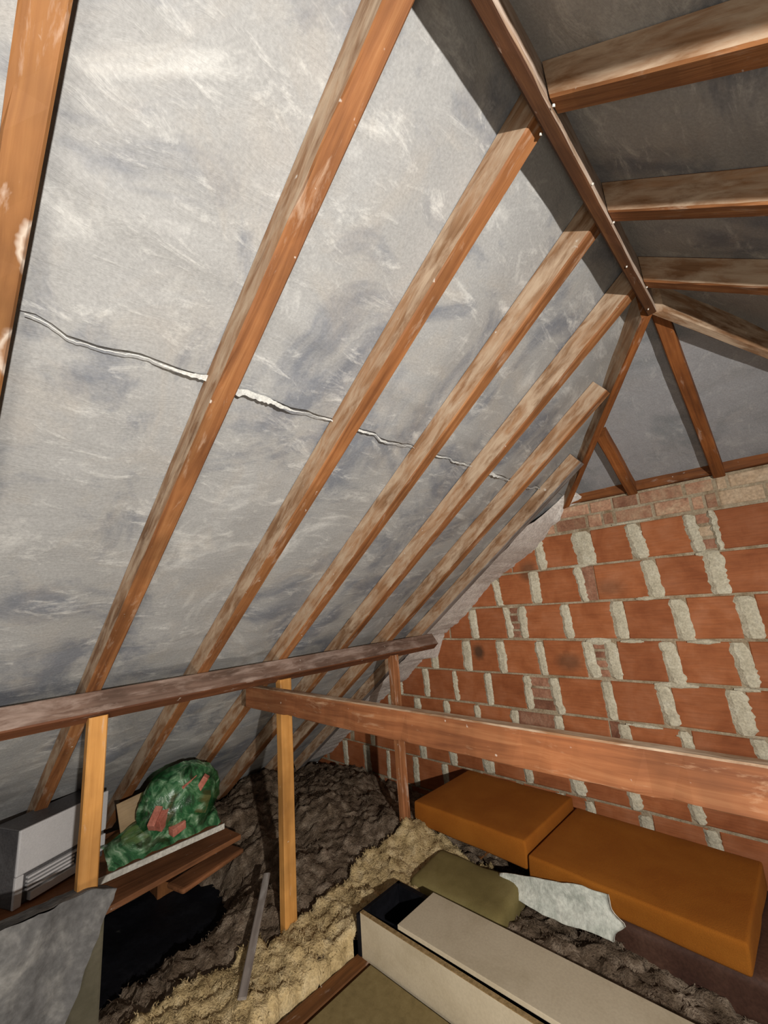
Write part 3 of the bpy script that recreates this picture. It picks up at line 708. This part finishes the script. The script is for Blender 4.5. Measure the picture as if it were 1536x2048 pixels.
# ------------------------------------------------------------------ boards and open trough in front
t = thing('board_trough', (-0.6, 1.48, -1.41), 'long low trough of cream boards, open end blackened as shade beside the insulation', 'box')
zb, zr = -1.41, -1.252
v, f = box_geo(-1.575, 0.35, 1.355, 1.373, zb, zr, 0.0015); mk('front_board', v, f, [M['melamine']], t)
v, f = box_geo(-1.575, 0.35, 1.3551, 1.3729, zr, zr + 0.0025, 0.0); mk('board_edge', v, f, [M['chip_edge']], t)
v, f = box_geo(-1.60, 0.35, 1.602, 1.62, zb, zr - 0.012, 0.0015); mk('back_board', v, f, [M['black']], t)  # back, end and base coloured black to stand for interior shade
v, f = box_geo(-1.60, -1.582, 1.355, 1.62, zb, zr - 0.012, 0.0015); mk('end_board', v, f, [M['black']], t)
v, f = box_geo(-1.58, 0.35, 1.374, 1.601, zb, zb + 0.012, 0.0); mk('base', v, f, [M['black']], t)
v, f = box_geo(-1.579, -1.0, 1.374, 1.378, zb + .012, zr - 0.004, 0.0); mk('inner_shade', v, f, [M['black']], t)  # thin black strips painting the shade on the inner faces
v, f = box_geo(-1.579, -1.0, 1.597, 1.6015, zb + .012, zr - 0.012, 0.0); mk('inner_shade', v, f, [M['black']], t)
v, f = box_geo(-1.385, 0.36, 1.385, 1.618, zr + 0.003, zr + 0.019, 0.002, rz=0.006)
tag(mk('lid_board', v, f, M['melamine']), 'wide cream board laid as a lid over the trough', 'board')
v, f = box_geo(-1.515, 0.3, 0.5, 1.345, -1.418, -1.40, 0.003)
tag(mk('floor_board', v, f, M['chip']), 'dull olive chipboard panel flat on the joists at the bottom edge', 'board')

# ------------------------------------------------------------------ orange foam and things under it
def soft_box(name, x0, x1, y0, y1, z0, z1, rz, tilt, mat, r=0.02, wob=0.006, seed=0.0, parent=None, dent=()):
    n = 14; V, F = [], []
    bm = bmesh.new(); bmesh.ops.create_cube(bm, size=1.0)
    bmesh.ops.scale(bm, vec=(x1 - x0, y1 - y0, z1 - z0), verts=bm.verts)
    bmesh.ops.bevel(bm, geom=bm.edges[:], offset=r, segments=3, affect='EDGES', profile=0.5)
    bmesh.ops.subdivide_edges(bm, edges=[e for e in bm.edges if e.calc_length() > 0.07], cuts=7, use_grid_fill=True)
    R = Matrix.Rotation(rz, 3, 'Z') @ Matrix.Rotation(tilt[0], 3, 'X') @ Matrix.Rotation(tilt[1], 3, 'Y')
    ce = Vector(((x0 + x1) / 2, (y0 + y1) / 2, (z0 + z1) / 2)); bm.verts.index_update()
    for q in bm.verts:
        p = q.co.copy(); d = wob * fb(p, 5, 3, seed); p += Vector((d, wob * fb(p, 5, 3, seed + 4), d * .8))
        for (dx, dy, rad, dep) in dent:
            if p.z > 0: p.z -= dep * math.exp(-((p.x - dx) ** 2 + (p.y - dy) ** 2) / rad ** 2)
        V.append(R @ p + ce)
    F = [tuple(a.index for a in p.verts) for p in bm.faces]; bm.free()
    return mk(name, V, F, M[mat], parent, smooth=True)
tag(soft_box('foam_cushion', -1.86, -1.155, 2.055, 2.62, -1.27, -1.15, -0.03, (0.0, 0.0), 'foam', 0.011, 0.006, 1.0), 'orange foam slab at the post end of the brick wall', 'foam slab', 'orange foam slabs')
tag(soft_box('foam_cushion', -1.145, -0.35, 2.02, 2.60, -1.305, -1.205, -0.03, (0.0, 0.015), 'foam', 0.011, 0.006, 5.0), 'longer orange foam slab lying on the dark maroon case', 'foam slab', 'orange foam slabs')
tag(soft_box('suitcase', -0.86, -0.18, 2.03, 2.6, -1.47, -1.315, -0.02, (0, 0), 'maroon', 0.03, 0.006, 3.0), 'dark maroon case under the longer orange foam slab', 'suitcase')
tag(soft_box('folded_cloth', -1.65, -1.18, 1.73, 2.04, -1.44, -1.312, 0.08, (0.02, 0.05), 'khaki', 0.035, 0.012, 9.0), 'khaki green folded cloth below the orange foam, behind the trough', 'cloth')
tag(soft_box('dark_box', -1.16, -0.88, 2.06, 2.5, -1.46, -1.31, -0.02, (0, 0), 'maroon', 0.012, 0.004, 2.0), 'dark brown box in shadow behind the white wrapping', 'box')

# white wrapping leaning on the foam: narrow on one end, taller on the other, folded along its foot
V, F = [], []; nu, nv = 40, 14
for i in range(nu + 1):
    u = i / nu
    for j in range(nv + 1):
        q = j / nv
        top = -1.305 + 0.085 * min(1.0, u * 1.25) ** 0.8; z0 = -1.356 + 0.006 * math.sin(u * 9)
        z = z0 + (top - z0) * q + 0.004 * fb((u * 6, 8, 8), 1, 3) * q
        x = -1.297 + 0.50 * u + (0.045 * math.exp(-((q - .38) / .16) ** 2) if i >= nu - 1 else 0) + 0.012 * (1 - q) * u
        y = 1.985 + 0.020 * q - 0.012 * math.sin(math.pi * u) - 0.026 * max(0.0, 0.35 - q) / 0.35
        d = 0.006 * fb((u * 5, q * 2, 2), 1, 3) + 0.0025 * fb((u * 14, q * 6, 4), 1, 2)
        V.append((x, y - d, z))
m_ = len(V); V += [(a, b + 0.012, c - 0.004) for a, b, c in V[:m_]]
for i in range(nu):
    for j in range(nv):
        a = i * (nv + 1) + j; F.append((a, a + nv + 1, a + nv + 2, a + 1)); F.append((m_ + a, m_ + a + 1, m_ + a + nv + 2, m_ + a + nv + 1))
for i in range(nu):
    for j in (0, nv):
        a = i * (nv + 1) + j; F.append((a, a + nv + 1, m_ + a + nv + 1, m_ + a))
for j in range(nv):
    for i in (0, nu):
        a = i * (nv + 1) + j; F.append((a, a + 1, m_ + a + 1, m_ + a))
tag(mk('white_wrapping', V, F, M['white_wrap'], smooth=True), 'crumpled white wrapping strip leaning against the orange foam', 'wrapping')

# ------------------------------------------------------------------ left corner: shelf with grey machine and green bag
v, f = box_geo(-2.92, -2.475, -0.1, 1.20, -1.122, -1.10, 0.002)
tb = thing('shelf_board', (-2.7, 0.55, -1.122), 'loose shelf board with pale edge under the grey machine and green bag', 'board')
mk('board', v, f, M['brown_board'], tb, attrs={'grain': grain_xyz(v, 'y')})
v, f = box_geo(-2.4755, -2.468, -0.1, 1.20, -1.124, -1.098, 0.001); mk('edge_strip', v, f, M['edge_white'], tb)
v, f = box_geo(-2.95, -2.43, 0.55, 1.27, -1.215, -1.19, 0.003, rz=0.12)
tag(mk('hardboard_panel', v, f, M['brown_board'], attrs={'grain': grain_xyz(v, 'y')}), 'brown board lying lower down under the shelf board', 'board')
for i, (x, y, s, l_) in enumerate([(-2.78, 0.25, -1.122, 'rough timber bearer under the near end of the shelf board'), (-2.90, 1.05, -1.215, 'short timber bearer under the brown board')]):
    v, f = box_geo(x - 0.06, x + 0.06, y - 0.05, y + 0.05, -1.5, s, 0.004)
    tag(mk('timber_bearer', v, f, M['joist'], attrs={'grain': grain_xyz(v, 'z')}), l_, 'timber')
v, f = box_geo(-2.9, -2.7, 0.9, 1.0, -1.19, -1.122, 0.004)
tag(mk('packing_block', v, f, M['joist'], attrs={'grain': grain_xyz(v, 'y')}), 'packing block between the shelf board and the brown board', 'timber')

v, f = box_geo(-2.60, -2.47, 0.95, 1.33, -1.31, -1.285, 0.012, rz=0.25)
tag(mk('offcut_board', v, f, M['brown_board'], attrs={'grain': grain_xyz(v, 'y')}), 'short brown offcut with rounded end below the brown board', 'board')

# grey machine with a slotted tray front (faces +X)
mc = thing('grey_machine', (-2.62, 0.52, -1.098), 'light grey office machine with slotted tray front behind the near pine post', 'machine')
ang = math.radians(24)                        # its width runs mostly along Y, turned away a little
O = Vector((-2.512, 0.338, -1.098)); wv = Vector((-math.sin(ang), math.cos(ang), 0)); dv = Vector((-math.cos(ang), -math.sin(ang), 0)); uv = Vector((0.06, 0.0, 1)).normalized()
def mbox(name, a0, a1, d0, d1, h0, h1, mat, b=0.003):
    v, f = box_geo(a0, a1, d0, d1, h0, h1, b)
    return mk(name, [O + wv * p.x + dv * p.y + uv * p.z for p in v], [q[::-1] for q in f], M[mat], mc)
mbox('body', 0.0, 0.385, 0.012, 0.185, 0.0, 0.285, 'dark_plastic', 0.006)
mbox('front_panel', 0.0, 0.385, 0.0, 0.014, 0.118, 0.29, 'grey_plastic', 0.005)
mbox('top_cover', 0.004, 0.381, 0.01, 0.17, 0.283, 0.29, 'dark_plastic', 0.002)
mbox('side_rail', 0.0, 0.03, 0.0, 0.014, 0.0, 0.117, 'grey_plastic', 0.003)
mbox('side_rail', 0.352, 0.385, 0.0, 0.014, 0.03, 0.100, 'grey_plastic', 0.003)
mbox('tray', 0.055, 0.25, -0.012, 0.012, 0.008, 0.040, 'grey_plastic', 0.002)
mbox('tray', 0.25, 0.345, 0.0, 0.012, 0.016, 0.080, 'grey_plastic', 0.002)
for h in (0.047, 0.062, 0.077, 0.092): mbox('slat', 0.045, 0.235 if h < 0.09 else 0.345, -0.004, 0.012, h, h + 0.008, 'grey_plastic', 0.001)
v, f = box_geo(-0.12, 0.12, 0, 0.004, 0, 0.22, 0.0)
cb = [Vector((-2.66, 0.84, -1.098)) + Vector((-0.35, 0.93, 0)) * p.x * 0.7 + Vector((-0.3, -0.1, 0.9)) * p.z + Vector((-.9, -.35, 0)) * p.y for p in v]
tag(mk('cardboard_flap', cb, f, M['card'], attrs={'grain': [tuple(p) for p in v]}), 'brown cardboard piece standing between grey machine and green bag', 'cardboard')

# green bag with cartons inside
bg = thing('green_bag', (-2.6, 0.98, -1.098), 'shiny green plastic bag of reddish cartons on the shelf board', 'bag')
V, F = [], []; nu, nv = 64, 34
BC = Vector((-2.60, 1.02, -0.94)); BR = Vector((0.13, 0.205, 0.17))
for j in range(nv + 1):
    th = math.pi * j / nv
    for i in range(nu):
        ph = 2 * math.pi * i / nu
        n_ = Vector((math.sin(th) * math.cos(ph), math.sin(th) * math.sin(ph), math.cos(th)))
        k = 1 + 0.10 * fb(n_, 1.6, 2, 3) + 0.045 * fb(n_, 5, 3, 8)
        p = Vector((n_.x * BR.x, n_.y * BR.y, n_.z * BR.z)) * k
        if p.z < -0.07: p.z = -0.07 + (p.z + 0.07) * 0.8; p.x *= 1.05
        q = BC + p
        q.x = max(q.x, (q.z - CB) / T + 0.02)
        q.z = max(q.z, -1.094)
        V.append(q)
for j in range(nv):
    for i in range(nu):
        F.append((j * nu + i, (j + 1) * nu + i, (j + 1) * nu + (i + 1) % nu, j * nu + (i + 1) % nu))
mk('bag_skin', V, F, M['bag'], bg, smooth=True)
# gathered skirt of the bag spilling towards the machine
V, F = [], []; nu, nv = 26, 10
for i in range(nu + 1):
    u = i / nu
    for j in range(nv + 1):
        q = j / nv
        x = -2.47 - 0.17 * q; y = 0.66 + 0.52 * u; z = -1.085 + (0.05 + 0.055 * math.sin(u * 2.6)) * math.sin(q * 1.9) + 0.02 * fb((u * 5, q * 4, 1), 1, 3)
        V.append((x + 0.012 * fb((u * 8, q, 3), 1, 2), y, max(-1.095, z)))
for i in range(nu):
    for j in range(nv):
        a = i * (nv + 1) + j; F.append((a, a + nv + 1, a + nv + 2, a + 1))
mk('bag_skirt', V, F, M['bag'], bg, smooth=True)
for (a, b, c, r1, sx, sy, sz) in [(-2.515, 0.90, -0.965, 0.5, 0.05, 0.10, 0.07), (-2.525, 1.02, -0.86, 0.3, 0.05, 0.09, 0.05), (-2.53, 1.10, -0.97, -0.3, 0.05, 0.07, 0.09), (-2.485, 0.96, -1.03, 0.2, 0.04, 0.07, 0.04), (-2.50, 0.86, -0.955, 0.7, 0.035, 0.09, 0.045), (-2.495, 1.08, -0.88, -0.6, 0.03, 0.03, 0.11), (-2.62, 0.98, -0.95, 0.1, 0.10, 0.20, 0.16)]:
    v, f = box_geo(a - sx / 2, a + sx / 2, b - sy / 2, b + sy / 2, c - sz / 2, c + sz / 2, 0.003, rz=r1, tilt=(r1, 0.2)); mk('carton', v, f, M['red_card'], bg)

# black plastic in the hollow
def bz(x, y): return -1.492 + 0.012 * fb((x * 6, y * 6, 3), 1, 3)
bl = field('black_plastic_sheet', -2.95, -2.03, 0.2, 1.32, 0.03, bz, lambda x, y: True, M['black'])
tag(bl, 'black plastic sheeting in the hollow beneath the shelf board', 'plastic sheet')

# grey dust sheet draped over a case at the bottom left
gb = thing('sheeted_case', (-1.9, 0.2, -1.47), 'slim case draped in a creased grey dust sheet in the bottom left corner', 'case')
v, f = box_geo(-1.915, -1.838, -0.15, 0.488, -1.47, -0.90, 0.008); mk('case', v, f, M['olive_card'], gb)
V, F = [], []; nu, nv = 54, 44
for i in range(nu + 1):
    u = i / nu
    for j in range(nv + 1):
        q = j / nv                               # 0 top edge, 1 foot of the sheet
        ytop = -0.15 + 0.665 * u
        y = ytop - (0.12 * min(1, q * 2.1) ** 0.9 * max(0.0, u - .55) / .45 if q > 0 else 0)
        ztop = -0.822 - 0.012 * u - 0.028 * max(0, u - .9) * 10
        z = ztop - 0.60 * q
        cre = 0.014 * abs(math.sin((u * 2.6 + q * 0.75) * 2.6)) ** 3 + 0.010 * fb((u * 4, q * 2, 1), 1.5, 3) + 0.004 * fb((u * 14, q * 10, 1), 1.5, 3)
        x = -1.826 + cre + 0.012 * q
        V.append((x, y + 0.008 * fb((q * 12, u, 4), 1, 3) * u, z + 0.006 * fb((u * 12, 1, 4), 1, 3) * (1 - q)))
for i in range(nu):
    for j in range(nv):
        a = i * (nv + 1) + j; F.append((a, a + nv + 1, a + nv + 2, a + 1))
mk('dust_sheet', V, F, M['dust_sheet'], gb, smooth=True)
V, F = [], []                                   # the sheet's top fold going back over the case
for i in range(nu + 1):
    u = i / nu
    for j in range(7):
        q = j / 6; y = -0.15 + 0.665 * u; z = -0.822 - 0.012 * u - 0.028 * max(0, u - .9) * 10 - 0.02 * q + 0.006 * fb((u * 12, 1, 4), 1, 3)
        V.append((-1.82 - 0.10 * q, y - 0.04 * q * max(0, u - .8), z))
for i in range(nu):
    for j in range(6):
        a = i * 7 + j; F.append((a, a + 7, a + 8, a + 1))
mk('sheet_top', V, F, M['dust_sheet'], gb, smooth=True)

# weathered stick poking out of the insulation
timber('wooden_stick', (-1.71, 0.90, -1.345), (-2.10, 1.235, -1.235), (0, 0, 1), 0.032, 0.012, ['grey_wood'] * 5, 'weathered grey stick lying on the insulation beside the tall pine post', 'stick', segs=10)
